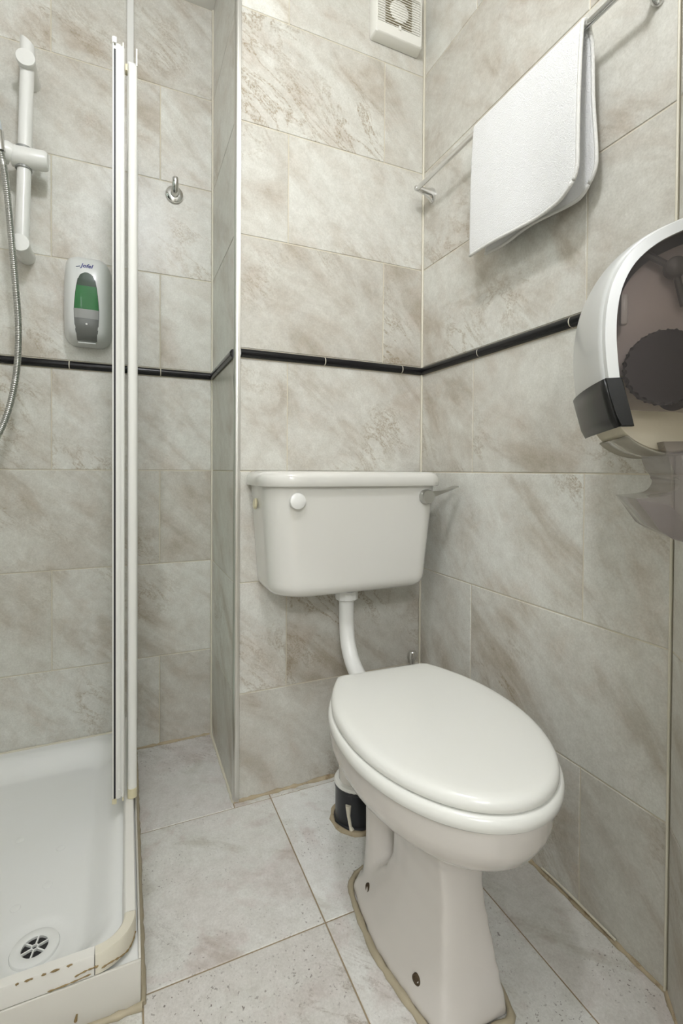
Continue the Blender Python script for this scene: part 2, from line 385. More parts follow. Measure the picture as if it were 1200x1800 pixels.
for k_, (a, b, lb) in enumerate((((DX0-.05, YF, 0), (DX0, YF+.012, DZ+.05), 'left upright of the added door frame behind the camera'), ((DX1, YF, 0), (DX1+.045, YF+.012, DZ+.05), 'right upright of the added door frame behind the camera'), ((DX0, YF, DZ), (DX1, YF+.012, DZ+.05), 'head of the added door frame behind the camera'))):
    bm = nb(); box(bm, a, b, .002); o = obj('trim_%d' % (k_+1), bm, 'plaster'); tag(o, lb, 'door frame', kind='structure')
HX0, HX1, HY = -2.0, .15, -3.4                   # unseen hallway beyond the doorway, added to house the fill lamp
for nm, a, b, lb in (('wall_hall_end', (HX0-.1, HY-.1, 0), (HX1+.1, HY, CEIL), 'pale end wall of the added hallway'), ('wall_hall_left', (HX0-.1, HY, 0), (HX0, YF-.1, CEIL), 'pale left wall of the added hallway'), ('wall_hall_right', (HX1, HY, 0), (HX1+.1, YF-.1, CEIL), 'pale right wall of the added hallway'),
                     ('wall_hall_near', (HX0, YF-.1, 0), (XL-.1, YF-.02, CEIL), 'pale near wall of the added hallway, left part'), ('wall_hall_return', (AEND.x+.1, YF-.1, 0), (HX1, YF-.02, CEIL), 'pale near wall of the added hallway, right part')):
    bm = nb(); box(bm, a, b); o = obj(nm, bm, 'wallpaint', smooth=False); tag(o, lb, 'wall', kind='structure')
bm = nb(); box(bm, (AEND.x, YF, 0), (AEND.x+.1, AEND.y, CEIL)); o = obj('wall_passage', bm, 'wallpaint', smooth=False); tag(o, 'pale wall beside the entrance', 'wall', kind='structure')
bm = nb(); box(bm, (-2.15, -3.55, CEIL), (.3, .5, CEIL+.1)); o = obj('ceiling', bm, 'plaster', smooth=False); tag(o, 'plain white ceiling', 'ceiling', kind='structure')

# silicone in the corners ---------------------------------------------------
def bead(parent, pts, r, m, name='silicone_bead', wob=.0):
    bm = nb(); pts = [Vector(p) for p in pts]
    q = []
    for a, b in zip(pts, pts[1:]):
        k = max(1, int((b-a).length / .012))
        q += [a.lerp(b, i/k) for i in range(k)]
    q.append(pts[-1]); tube(bm, q, lambda t, i: r*(1 + wob*(random.random()-.5)), 7); return obj(name, bm, m, parent, ang=80)
bead(wr, [(-.001, -.001, .004), (-.001, -.001, CEIL)], .0042, 'silic')
bead(ws, [(-W_-.001, D_-.001, .004), (-W_-.001, D_-.001, CEIL)], .0038, 'silic')
c = AE + AN*.002 + Vector((-.001, 0, 0)); bead(wa, [(c.x, c.y, .004), (c.x, c.y, CEIL)], .0024, 'silic')
bead(wb, [(-W_, -.001, .001), (-.004, -.001, .001)], .0055, 'dirtsil', wob=1.0)
bead(wb, [(-W_-.001, 0, .001), (-W_-.001, D_, .001)], .0050, 'silic', wob=.5)
bead(ws, [(-.82, D_, .001), (-W_, D_, .001)], .0052, 'dirtsil', wob=1.0)
bead(wr, [(-.001, -.004, .001), (-.001, YE, .001)], .0052, 'dirtsil', wob=.7)
e2 = AE + AT*.9; bead(wa, [(AE.x, AE.y, .001), (e2.x, e2.y, .001)], .0055, 'dirtsil', wob=.7)
# loose strip of sealant lifting from the foot of the right wall
bm = nb(); tube(bm, spline([(-.003, -.50, .012), (-.006, -.56, .017), (-.007, -.62, .016), (-.004, -.68, .010)], 6), .0022, 6); obj('loose_sealant', bm, 'silic', wr)

# ------------------------------------------------------------------ ceiling lamp (the light of the room) and the added fill lamp
me_ = bpy.data.materials.new('lamp_opal'); me_.use_nodes = True
pb = me_.node_tree.nodes['Principled BSDF']; pb.inputs['Base Color'].default_value = (.9, .9, .87, 1); pb.inputs['Emission Color'].default_value = (*LCOL, 1); pb.inputs['Emission Strength'].default_value = 3.0
M['opal'] = me_
def ceiling_lamp(pos, watt, rad, label):
    L = empty('ceiling_lamp', (pos.x, pos.y, CEIL)); tag(L, label, 'lamp', 'round ceiling lamps')
    bm = nb(); lathe(bm, [(.15, 0), (.15, -.018), (.14, -.022), (0, -.022)], (0, 0, 0), (0, 0, 1), 40); obj('lamp_base', bm, 'wplast', L)
    bm = nb(); lathe(bm, [(.135, -.0225), (.13, -.035), (.105, -.055), (.06, -.067), (0, -.07)], (0, 0, 0), (0, 0, 1), 40); obj('diffuser', bm, 'opal', L)
    ld = bpy.data.lights.new('lamp_light', 'POINT'); ld.energy = watt; ld.color = LCOL; ld.shadow_soft_size = rad
    lo = bpy.data.objects.new('lamp_light', ld); C.objects.link(lo); lo.parent = L; lo.location = (0, 0, pos.z - CEIL)
ceiling_lamp(LAMP, LAMP_W, .075, 'round white ceiling lamp inside the bathroom')
ceiling_lamp(FILL, FILL_W, .12, 'added fill lamp, round and white, out in the unseen hallway')

# ------------------------------------------------------------------ toilet pan with seat and lid
TO = Vector((-.3205, -.548, 0)); TRZ = math.radians(-2.6)
T = empty('toilet', TO, TRZ); tag(T, 'white toilet with closed lid standing beside the right wall', 'toilet')
def egg(off=0., n=64, yb=.235, sc=1.):
    """seat outline, wall side +y"""
    yc, wd, fr = .02, .1765 + off, .260 + off; pts = []
    Lb = .33
    half = []
    for k in range(n//2 + 1):                        # from the front tip round the +x side to the widest point
        a = -PI/2 + PI/2 * k/(n//2); half.append((wd*math.cos(a), yc + fr*math.sin(a)))
    for k in range(1, n//3 + 1):
        y = yc + (yb - yc + off - .012) * k/(n//3); half.append((wd*(1 - ((y-yc)/Lb)**2.2), y))
    x, y = half[-1]
    half += [(x-.004, y+.006), (x-.011, y+.0105), (x-.02, y+.012)]
    left = [(-x, y) for x, y in reversed(half)][:-1]
    return [(x*sc, y*sc) for x, y in half + left]
def plate(bm, outf, zs):
    """rings (offset, z) of the egg, closed top and bottom by inset rings"""
    loft(bm, [[(x, y, z) for x, y in outf(o)] for o, z in zs], True)
# lid: slightly domed top, rounded rim
bm = nb()
loft(bm, [[(x*s, .0+(y-.0)*s, z) for x, y in egg(o)] for o, s, z in
          [(-.012, 1, .4185), (-.002, 1, .4185), (0, 1, .421), (.0005, 1, .4265), (-.001, 1, .432), (-.0045, 1, .4365), (-.0105, 1, .4392), (-.02, 1, .4405), (-.045, 1, .4412), (-.02, .7, .4418), (-.02, .35, .442)]], True)
obj('seat_lid', bm, 'seat', T, ang=60)
# seat ring with its opening
bm = nb()
outer = [[(x, y, z) for x, y in egg(o)] for o, z in [(-.006, .393), (.003, .3935), (.0065, .397), (.0075, .405), (.006, .412), (.002, .416), (-.004, .417)]]
n_ = len(outer[0])
inner = [[(x*.62, (y+.03)*.66-.03, z) for x, y in egg(0)] for z in (.416, .394)]
loft(bm, outer + inner + [outer[0]], False); bmesh.ops.remove_doubles(bm, verts=bm.verts[:], dist=1e-5)
obj('seat', bm, 'seat', T, ang=60)
for s in (-1, 1):
    bm = nb(); lathe(bm, [(.0, -.02), (.009, -.02), (.010, -.016), (.010, .016), (.009, .02), (0, .02)], (s*.075, .236, .417), (1, 0, 0), 16)
    tube(bm, [(s*.075, .236, .417), (s*.075, .238, .388)], .009, 12)
    obj('hinge', bm, 'seat', T)
# pan: bowl, foot and trap lofted, merged and smoothed into one glazed casting
bm = nb()
def bowl_ring(z, yf, yb, hw, n=48):
    yc = yb - (yb-yf)*.44; out = []
    for k in range(n):
        a = 2*PI*k/n; cx, sy = math.cos(a), math.sin(a)
        ry = (yb-yc) if sy > 0 else (yc-yf); e = .80 if sy > 0 else 1.0
        out.append((hw*math.copysign(abs(cx)**e, cx), yc + ry*math.copysign(abs(sy)**e, sy), z))
    return out
loft(bm, [bowl_ring(*a) for a in [(.393, -.232, .255, .169), (.375, -.236, .257, .171), (.352, -.235, .255, .170), (.338, -.228, .25, .166), (.318, -.214, .24, .155), (.295, -.186, .225, .132),
                                  (.272, -.150, .205, .107), (.252, -.114, .18, .08), (.236, -.085, .15, .065), (.226, -.05, .12, .04)]])
def foot_ring(z, yf, fw, ym, mw, yb, bw):
    half = [(0, yf - .004), (fw*.55, yf - .002), (fw, yf + .002), (fw + (mw-fw)*.42, yf + (ym-yf)*.36), (fw + (mw-fw)*.8, yf + (ym-yf)*.72), (mw, ym), (mw*.97, ym + (yb-ym)*.45), ((mw+bw)/2, ym + (yb-ym)*.8), (bw*.75, yb - .006), (0, yb)]
    return [(x, y, z) for x, y in half] + [(-x, y, z) for x, y in reversed(half[1:-1])]
FXO = -.010
loft(bm, [[(x + FXO, y, z) for x, y, z in foot_ring(*a)] for a in [(0.0, -.139, .064, .035, .096, .21, .07), (.012, -.139, .063, .035, .096, .21, .07), (.035, -.135, .059, .03, .086, .19, .055), (.07, -.128, .054, .02, .074, .15, .05), (.11, -.120, .049, .01, .062, .10, .045),
                                  (.15, -.112, .043, .0, .053, .08, .04), (.20, -.104, .040, .0, .050, .08, .04), (.235, -.104, .042, .0, .054, .09, .04), (.27, -.112, .05, .02, .068, .12, .05), (.30, -.12, .06, .03, .085, .16, .06)]])
# trap column at the rear, outlet bend and inlet spigot
tube(bm, [(-.020, .150, .001), (-.020, .150, .05), (-.020, .150, .10), (-.020, .152, .20), (-.014, .16, .31)], lambda t, i: (.060, .054, .050, .050, .070)[i], 24)
tube(bm, spline([(0, .12, .285), (0, .22, .30), (0, .295, .285), (.0, .355, .23), (.0, .369, .16), (.0, .370, .085)], 5), lambda t, i: .052 - .004*t, 24)
tube(bm, [(0, .20, .362), (0, .315, .362)], .034, 20)
pan = obj('pan', bm, 'pan', T, ang=180)
md = pan.modifiers.new('merge', 'REMESH'); md.mode = 'VOXEL'; md.voxel_size = .0055; md.use_smooth_shade = True
md = pan.modifiers.new('soften', 'SMOOTH'); md.factor = .5; md.iterations = 5
# fixing holes and brown stain, sealant around the foot
for px, py, pz, nx, ny in ((-.0795, -.070, .042, -.92, -.36), (-.0835, .118, .045, -1, .1)):
    bm = nb(); lathe(bm, [(.0085, -.003), (.0085, .002), (.0065, .0035), (.0045, .001), (0, .0008)], (px, py, pz), (nx, ny, .12), 18); obj('fixing_hole', bm, 'rust', T)
ring = [(x*1.035 + FXO, y*1.03 - .001, .002) for x, y, z in foot_ring(0, -.139, .064, .035, .096, .21, .07)]; ring.append(ring[0])
bead(T, spline(ring, 4), .0065, 'traysil', 'sealant_bead', .5)

# ------------------------------------------------------------------ cistern
K = empty('cistern', (-.3055, 0, .575)); tag(K, 'white wall-hung cistern with chrome flush lever above the toilet', 'cistern')
def cis(z, hw, d, r, y1=-.001):
    return [(x, y, z) for x, y in rrect(-hw, hw, -d, y1, r, 7)]
def cis2(z, hw, d, rf):      # front corners round, back corners tight
    out = []
    for cx, cy, a0, r in ((hw, -.001, 0, .008), (-hw, -.001, 90, .008), (-hw, -d, 180, rf), (hw, -d, 270, rf*.55)):
        ccx = cx - math.copysign(r, cx); ccy = cy - r if a0 < 180 else cy + r
        for k in range(12):
            a = math.radians(a0 + 90*k/11); out.append((ccx + r*math.cos(a), ccy + r*math.sin(a), z))
    return out
bm = nb(); rings = []
for z, ins in ((0, .034), (.003, .021), (.009, .011), (.017, .0045), (.028, .001), (.04, 0)):
    rings.append(cis2(z, .2195 - ins, .176 - ins*.9, .075))
for t in (.15, .4, .7, 1.0):
    rings.append(cis2(.04 + .242*t, .2195 + .0185*t, .176 + .018*t, .078))
loft(bm, rings); obj('tank', bm, 'ceramic', K, ang=60)
bm = nb()
loft(bm, [cis2(z, .2495 + o, .207 + o, .090 + o) for z, o in ((.279, -.012), (.279, -.002), (.281, 0), (.300, .0), (.306, -.002), (.3115, -.006), (.3150, -.012), (.3165, -.022), (.3175, -.05))])
obj('cistern_lid', bm, 'ceramic', K, ang=60)
bm = nb(); lathe(bm, [(.0195, 0), (.0205, .004), (.019, .010), (.013, .013), (0, .0135)], (-.170, -.1915, .245), (0, -1, .05), 28); obj('blanking_cap', bm, 'wplast', K)
bm = nb(); lathe(bm, [(.014, 0), (.0145, .003), (.012, .006), (0, .0065)], (-.2365, -.06, .232), (-1, 0, .05), 24); obj('side_plug', bm, 'cream', K)
lev = bm = nb(); lathe(bm, [(.0185, -.004), (.0195, 0), (.0195, .016), (.0175, .020), (0, .0205)], (.193, -.192, .2505), (0, -1, 0), 28)
lv = obj('flush_lever', bm, 'satin', K)
bm = nb(); pts = [(.206, -.203, .2560), (.229, -.205, .2615), (.256, -.207, .2690), (.282, -.209, .2775)]
rings = []
for i, p in enumerate(pts):
    hw_, ht_ = (.004, .0075, .010, .011)[i], (.0075, .0045, .0028, .002)[i]
    rings.append([(p[0] - dz*.25, p[1]+dy, p[2]+dz) for dy, dz in ((-hw_, -ht_), (hw_, -ht_), (hw_, ht_), (-hw_, ht_))])
loft(bm, rings); obj('lever_blade', bm, 'satin', lv, ang=60)
# flush pipe with its nut
FPX = .006
bm = nb(); tube(bm, spline([(FPX, -.095, .01), (FPX, -.095, -.06), (FPX, -.098, -.11), (FPX-.001, -.112, -.155), (FPX-.003, -.146, -.19), (FPX-.005, -.19, -.209), (FPX-.006, -.235, -.213)], 7), .0205, 24); fp = obj('flush_pipe', bm, 'wplast', K)
bm = nb(); lathe(bm, [(.031, 0), (.031, -.028), (.0275, -.031), (.0215, -.031), (.0215, 0)], (FPX, -.095, -.001), (0, 0, 1), 12); obj('pipe_nut', bm, 'wplast', fp, ang=20)
bm = nb(); lathe(bm, [(.0335, 0), (.0335, -.004), (.022, -.004)], (FPX, -.095, -.002), (0, 0, 1), 24); obj('pipe_washer', bm, 'black', fp)

# soil pipe at the floor behind the pan
SO = TO + Matrix.Rotation(TRZ, 3, 'Z') @ Vector((0, .370, 0))
q = empty('soil_pipe', SO); tag(q, 'black soil pipe collar smeared with sealant behind the toilet pan', 'pipe')
bm = nb(); lathe(bm, [(.060, 0), (.060, .008), (.0565, .011), (.0565, .088), (.059, .090), (.059, .100), (.054, .102), (.0535, .06), (.05, .01)], (0, 0, 0), (0, 0, 1), 36); obj('collar', bm, 'soil', q)
bm = nb(); lathe(bm, [(.0585, .096), (.0605, .100), (.0575, .105), (.0525, .106)], (0, 0, 0), (0, 0, 1), 32); obj('sealing_ring', bm, 'seat', q)
bead(q, [(.064*math.cos(a), .064*math.sin(a), .002) for a in [2*PI*k/24 for k in range(25)]], .0065, 'dirtsil', 'sealant_bead', .9)
bm = nb(); tube(bm, [(-.043, -.0385, .066), (-.042, -.0385, .04), (-.038, -.041, .014), (-.036, -.046, .006)], lambda t, i: (.0075, .0045, .004, .007)[i], 8); obj('sealant_drip', bm, 'silic', q)

# small chrome stop valve in the corner
q = empty('stop_valve', (-.046, -.030, 0)); tag(q, 'small chrome stop valve on a thin pipe in the corner behind the toilet', 'valve')
bm = nb(); tube(bm, [(0, 0, 0), (0, 0, .325)], .005, 12); obj('supply_pipe', bm, 'satin', q)
bm = nb(); lathe(bm, [(.005, .29), (.0085, .295), (.0085, .312), (.011, .316), (.0125, .322), (.0125, .336), (.010, .341), (0, .342)], (0, 0, 0), (0, 0, 1), 16); obj('valve_cap', bm, 'chrome', q)

# ------------------------------------------------------------------ towel rail
RX, RZ_ = -.055, 1.737
q = empty('towel_rail', (0, 0, 0)); tag(q, 'polished chrome towel rail fixed to the right wall', 'towel rail')
bm = nb(); tube(bm, [(RX, -.058, RZ_), (RX, -.735, RZ_)], .0068, 18); obj('rod', bm, 'chrome', q)
for y in (-.052, -.735):
    bm = nb(); rings = []
    for x, hw, hz, zc in ((0.0, .0135, .0225, 1.728), (-.006, .0135, .0225, 1.728), (-.012, .012, .018, 1.7305), (-.03, .0085, .011, 1.7345), (-.048, .0078, .0088, RZ_), (RX-.006, .0072, .0082, RZ_), (RX-.0085, .005, .006, RZ_)):
        rings.append([(x, y + hw*math.cos(2*PI*k/20), zc + hz*math.sin(2*PI*k/20)) for k in range(20)])
    loft(bm, rings); obj('bracket', bm, 'chrome', q, ang=50)

# towel folded over the rail
q = empty('towel', (RX, -.475, RZ_)); tag(q, 'white hand towel folded over the chrome rail', 'towel')
NY, prof = 34, []
rr = .0105
front = [(-.020, -.312), (-.0205, -.28), (-.020, -.22), (-.019, -.15), (-.016, -.08), (-.013, -.03), (-rr, -.004)]
arc = [(-rr*math.cos(PI*k/8), rr*math.sin(PI*k/8)) for k in range(1, 8)]
back = [(rr, -.006), (.017, -.03), (.020, -.08), (.021, -.15), (.022, -.22), (.023, -.27), (.024, -.300)]
prof = spline([(x, 0, z) for x, z in front + arc + back], 3)
nfr = len(front)*3
rows = []
for j in range(NY+1):
    s = j / NY; y = .155 - .312*s; row = []
    for i, p in enumerate(prof):
        dep = max(0., -p.z)/.31; side = 1 if i < len(prof)*.5 else 0
        x = p.x; z = p.z
        if side:
            x += -.006*dep*math.sin(2.2*s*PI + .4)*(.4+s) + .006*dep*s
            z += .012*dep**3*math.sin(PI*s)**2*0 + (.008*dep**4)*max(0, (s-.6)/.4)**2
            yy = y + .003*dep*(.5-s)*2 - .006*dep*(1-s)
        else:
            x += .006*dep*math.sin(3*s*PI); x = min(x, RX*-1 - .006)
            yy = y - .004*dep + .006*dep*math.sin(2*dep*PI)
        a_, b_ = (1-s)*.312, (.312 if side else .300) + z       # distance from the right edge and from the hem
        rc = .05
        if a_ < rc and b_ < rc:
            p1, q1 = 1 - a_/rc, 1 - b_/rc
            yy += rc*(p1 - p1*math.sqrt(1 - q1*q1/2)); z += rc*(q1 - q1*math.sqrt(1 - p1*p1/2))
        row.append((x, yy, z))
    rows.append(row)
bm = nb(); g = [[bm.verts.new(p) for p in r] for r in rows]
for a, b in zip(g, g[1:]):
    for i in range(len(a)-1): bm.faces.new((a[i], a[i+1], b[i+1], b[i]))
tw = obj('cloth', bm, 'towel', q, ang=180)
md = tw.modifiers.new('thickness', 'SOLIDIFY'); md.thickness = .0055; md.offset = 0
md = tw.modifiers.new('round', 'SUBSURF'); md.levels = 1; md.render_levels = 1
half = len(prof)//2
for nm, path in (('side_hem', [rows[-1][i] for i in range(0, half)]), ('side_hem', [rows[-1][i] for i in range(half+2, len(prof))]), ('bottom_hem', [r[0] for r in rows]), ('bottom_hem', [r[-1] for r in rows])):
    bm = nb(); tube(bm, path, .0038, 8); obj(nm, bm, 'hem', q, ang=180)

# ------------------------------------------------------------------ extractor fan high on the back wall
q = empty('extractor_fan', (-.1105, -.001, 2.168)); tag(q, 'white square extractor fan with slatted grille high in the corner', 'fan')
FW, FH, FD = .082, .172, .034
bm = nb()
loft(bm, [[(x, y, z) for x, z in rrect(-FW+i, FW-i, i, FH-i, .006, 3)] for y, i in ((0, 0), (-.008, 0), (-FD+.003, .003), (-FD, .006))], False)
loft(bm, [[(x, y, z) for x, z in rrect(-FW+i, FW-i, i, FH-i, .005, 3)] for y, i in ((-FD, .006), (-FD, .0065))], False)
loft(bm, [[(x, y, z) for x, z in rrect(-a, a, b, c, .004, 3)] for y, a, b, c in ((-FD, FW-.0065, .0065, FH-.0065), (-FD, .073, .034, FH-.034), (-FD+.009, .073, .034, FH-.034))], False)
bmesh.ops.remove_doubles(bm, verts=bm.verts[:], dist=1e-5); obj('housing', bm, 'fanwhite', q, ang=40)
bm = nb(); box(bm, (-.073, -FD+.0085, .034), (.073, -FD+.011, FH-.034)); obj('back_plate', bm, 'fanwhite', q)
bm = nb(); box(bm, (-.044, -FD+.0045, .036), (.044, -FD+.0083, FH-.036)); obj('motor_frame', bm, 'fandark', q)
bm = nb(); lathe(bm, [(.0315, 0), (.0315, .0012), (.030, .002), (0, .0022)], (.0, -FD+.0045, FH/2), (0, -1, 0), 36); obj('motor_disc', bm, 'fanwhite', q)
bm = nb(); box(bm, (-.073, 0, -.0008), (.073, .0022, .0008)); sm = mesh_from(bm, 'slat'); sm.materials.append(M['fanwhite'])
k = 0
while .0375 + k*.0074 < FH-.034:
    o = bpy.data.objects.new('slat', sm); C.objects.link(o); o.parent = q; o.location = (0, -FD+.0005, .0375 + k*.0074); k += 1
bm = nb(); box(bm, (-.004, -FD-.003, .028), (.004, -FD+.004, .040), .001); obj('pull_tab', bm, 'fanwhite', q)

# ------------------------------------------------------------------ shower: tray, edge strips, drain
TX0, TX1, TY0, TY1 = XL, -.830, -.428, D_
tr = empty('shower_tray', ((TX0+TX1)/2, (TY0+TY1)/2, 0)); tag(tr, 'white shower tray with drain and chipped yellowed edge strips', 'shower tray')
ox, oy = (TX0+TX1)/2, (TY0+TY1)/2
DRX, DRY = -1.0, -.277
def sd_rr(x, y, cx, cy, hx, hy, r):
    qx, qy = abs(x-cx) - hx + r, abs(y-cy) - hy + r
    return math.hypot(max(qx, 0), max(qy, 0)) + min(max(qx, qy), 0) - r
def smooth(t): t = min(1, max(0, t)); return t*t*(3-2*t)
def tray_z(x, y):
    # basin outline: right rim 45 mm, back 30, left 40, front 40; soft banks
    x0, x1, y0, y1 = TX0+.04, TX1-.03, TY0+.030, TY1-.030
    d = -sd_rr(x, y, (x0+x1)/2, (y0+y1)/2, (x1-x0)/2, (y1-y0)/2, .10)
    z = .070 - .040*smooth(d/.070)
    r = math.hypot(x-DRX, y-DRY)
    z -= .004*smooth(1 - r/.5) * smooth(d/.08)
    z -= .0045*smooth((.060 - r)/.016)
    return z
nx = ny = 110; bm = nb()
xs = [TX0 + (TX1-TX0)*i/nx for i in range(nx+1)]; ys = [TY0 + (TY1-TY0)*j/ny for j in range(ny+1)]
g = [[bm.verts.new((x-ox, y-oy, tray_z(x, y))) for y in ys] for x in xs]
for i in range(nx):
    for j in range(ny): bm.faces.new((g[i][j], g[i+1][j], g[i+1][j+1], g[i][j+1]))
rim = [g[i][0] for i in range(nx+1)] + [g[nx][j] for j in range(1, ny+1)] + [g[i][ny] for i in range(nx-1, -1, -1)] + [g[0][j] for j in range(ny-1, 0, -1)]
low = [bm.verts.new((v.co.x, v.co.y, .012)) for v in rim]
for i in range(len(rim)): bm.faces.new((rim[i], rim[(i+1) % len(rim)], low[(i+1) % len(rim)], low[i]))
bm.faces.new(low)
obj('basin', bm, 'acrylic', tr, ang=50)
for dx, dy in ((-1.048, -.172), (-.998, -.135), (-.985, -.035), (-1.10, -.08), (-1.075, .03), (-1.17, .0)):
    bm = nb(); z = tray_z(dx, dy); lathe(bm, [(.0095, -.001), (.009, .0006), (.005, .0012), (0, .0013)], (dx-ox, dy-oy, z), (0, 0, 1), 18); obj('grip_dot', bm, 'acrylic', tr)
# riser panels
bm = nb(); box(bm, (TX0-ox, TY0-.006-oy, .002), (TX1+.004-ox, TY0-oy-.0005, .078), .002); obj('riser_panel', bm, 'riser', tr)
bm = nb(); box(bm, (TX1+.0005-ox, TY0-oy+.001, .002), (TX1+.0045-ox, TY1-.002-oy, .076), .001); obj('riser_panel', bm, 'riser', tr)
# edge strips on top of the rim: front, rounded corner, side
def strip(path, m, name):
    bm = nb(); rings = []
    pts = [Vector((x-ox, y-oy, 0)) for x, y in path]
    for i, p in enumerate(pts):
        d = (pts[min(i+1, len(pts)-1)] - pts[max(i-1, 0)]).normalized(); nrm = Vector((d.y, -d.x, 0))   # outward (right of travel)
        rings.append([p + nrm*o + Vector((0, 0, z)) for o, z in ((.010, .0795), (.010, .1085), (.0085, .1115), (-.0065, .1125), (-.0088, .1105), (-.010, .0985), (-.0125, .0735), (.004, .0735))])
    loft(bm, rings); return obj(name, bm, m, tr, ang=40)
cr = .052; cxr, cyr = -.8425 - cr, -.4215 + cr
strip([(TX0+.004, -.4215), (-1.2, -.4215), (cxr-.0008, -.4215)], 'strip', 'edge_strip')
strip([(cxr + cr*math.sin(a), cyr - cr*math.cos(a)) for a in [PI/2*k/14 for k in range(15)]], 'stripc', 'corner_strip')
strip([(-.8425, cyr+.0008), (-.8425, -.1), (-.8425, TY1-.003)], 'strip', 'edge_strip')
# chips along the front strip and stains at the joint
for x, L_ in ((-.985, .012), (-.965, .007), (-.95, .014), (-.93, .009), (-1.0, .005)):
    bm = nb(); n = 10; loft(bm, [[(x-ox + L_*.5*math.cos(2*PI*k/n)*s, -.4315-oy+(.0010 + .0006*math.sin(3*k))*math.sin(2*PI*k/n)*s - dz*.3, .1100 + (.0011 + .0006*math.sin(2.3*k+x*90))*math.sin(2*PI*k/n)*s + dz) for k in range(n)] for s, dz in ((1, 0), (.6, .0011))]); obj('chip', bm, 'stain', tr)
for pts in (((-.923, -.4318, .089), (-.905, -.4320, .0925), (-.89, -.4318, .092), (-.8955, -.4318, .094)), ((-.9, -.4317, .084), (-.93, -.4317, .0815), (-.96, -.4317, .081))):
    bm = nb(); tube(bm, [(a-ox, b-oy, c) for a, b, c in spline(pts, 5)], lambda t, i: .0005 + .0011*math.sin(i*1.9)**2, 6); obj('mould_stain', bm, 'stain', tr)
bm = nb(); arc_ = [(cxr + (cr+.0105)*math.sin(a) - ox, cyr - (cr+.0105)*math.cos(a) - oy, .0835 + .004*math.sin(5*a)) for a in [PI/2*(.1+.75*k/18) for k in range(19)]]
tube(bm, arc_, lambda t, i: .0005 + .0013*math.sin(i*1.3)**2, 6); obj('mould_stain', bm, 'stain', tr)
bm = nb(); tube(bm, [(-.9195-ox, TY0-.0065-oy, .030), (-.9215-ox, TY0-.0065-oy, .020)], lambda t, i: (.0012, .0026)[i], 8); obj('rust_spot', bm, 'stain', tr)
bead(tr, [(TX0-ox+.02, TY0-.008-oy, .002), (TX1+.006-ox, TY0-.008-oy, .002)], .0065, 'traysil', 'sealant_bead', .5)
bead(tr, [(TX1+.007-ox, TY0-.006-oy, .002), (TX1+.007-ox, TY1-.004-oy, .002)], .0065, 'traysil', 'sealant_bead', .4)
bead(tr, [(TX0-ox+.01, TY1-.003-oy, .071), (TX1-.02-ox, TY1-.003-oy, .071)], .0035, 'silic', 'sealant_bead', .5)
# drain
dz = tray_z(DRX+.05, DRY) + .001
dr = empty('drain', (DRX, DRY, dz)); tag(dr, 'round white drain with spoked grille in the shower tray', 'drain')
bm = nb(); prof_ = [(.0215, -.004), (.0215, .0028), (.0235, .0042), (.034, .0040), (.0385, .0022), (.0395, 0), (.0395, -.003)]
lathe(bm, prof_ + [(.0215, -.004)], (0, 0, 0), (0, 0, 1), 40)
bm.faces.ensure_lookup_table()
for f in [f for f in bm.faces if len(f.verts) > 4]: bm.faces.remove(f)
bmesh.ops.remove_doubles(bm, verts=bm.verts[:], dist=1e-6); obj('flange', bm, 'acrylic', dr)
bm = nb(); lathe(bm, [(.0213, -.0020), (.0213, -.0012), (0, -.0012)], (0, 0, 0), (0, 0, 1), 28); obj('drain_hole_shade', bm, 'black', dr)  # black disc paints the shade inside the drain; no opening is cut
for k in range(6):
    a = PI/3*k + .35; bm = nb(); d = Vector((math.cos(a), math.sin(a), 0)); s = Vector((-d.y, d.x, 0))*.0013
    p0, p1 = d*.0055, d*.0214
    loft(bm, [[p + s + Vector((0, 0, -.0028)), p - s + Vector((0, 0, -.0028)), p - s + Vector((0, 0, .0026)), p + s + Vector((0, 0, .0026))] for p in (p0, p1)]); obj('spoke', bm, 'acrylic', dr, ang=30)
bm = nb(); lathe(bm, [(.0040, -.0028), (.0062, -.0028), (.0062, .0028), (.0040, .0028), (.0040, -.0028)], (0, 0, 0), (0, 0, 1), 20); 
for f in [f for f in bm.faces if len(f.verts) > 4]: bm.faces.remove(f)
bmesh.ops.remove_doubles(bm, verts=bm.verts[:], dist=1e-6); obj('hub', bm, 'acrylic', dr)

# ------------------------------------------------------------------ shower screen: fixed pane and folded door, seen end on
q = empty('shower_screen', (-.84, -.05, .113)); tag(q, 'folded white framed glass shower screen with black seal, seen edge-on', 'shower screen')
def sb(name, a, b, m, bev=.001, par=q):
    bm = nb(); box(bm, (a[0]+.84, a[1]+.05, a[2]-.113), (b[0]+.84, b[1]+.05, b[2]-.113), bev); return obj(name, bm, m, par)
ZB, ZT = .113, 1.868
# fixed post (rounded front)
bm = nb(); pr = [(-.0055, .03), (-.0055, .004)] + [(.0045 - .010*math.cos(PI*k/10), .004 - .0065*math.sin(PI*k/10)) for k in range(1, 10)] + [(.0145, .004), (.0145, .03)]
prism(bm, [(x, y) for x, y in pr], 2, .022, ZT - .03 - .113); obj('post', bm, 'chalk', q, ang=30)
bm = nb(); prism(bm, [(.0115, -.001), (.0145, -.001), (.0145, .03), (.0115, .03)], 2, ZT-.031-.113, ZT+.008-.113); obj('post_fin', bm, 'chalk', q)
bm = nb(); pr2 = [(-.0062, .031), (-.0062, .003)] + [(.0045 - .0107*math.cos(PI*k/10), .003 - .0075*math.sin(PI*k/10)) for k in range(1, 10)] + [(.0152, .003), (.0152, .031)]
prism(bm, pr2, 2, 0.0, .022); obj('post_foot', bm, 'cream', q, ang=30)
sb('fixed_pane', (-.8385, -.025, .135), (-.8325, .345, ZT-.02), 'glass', .0005)
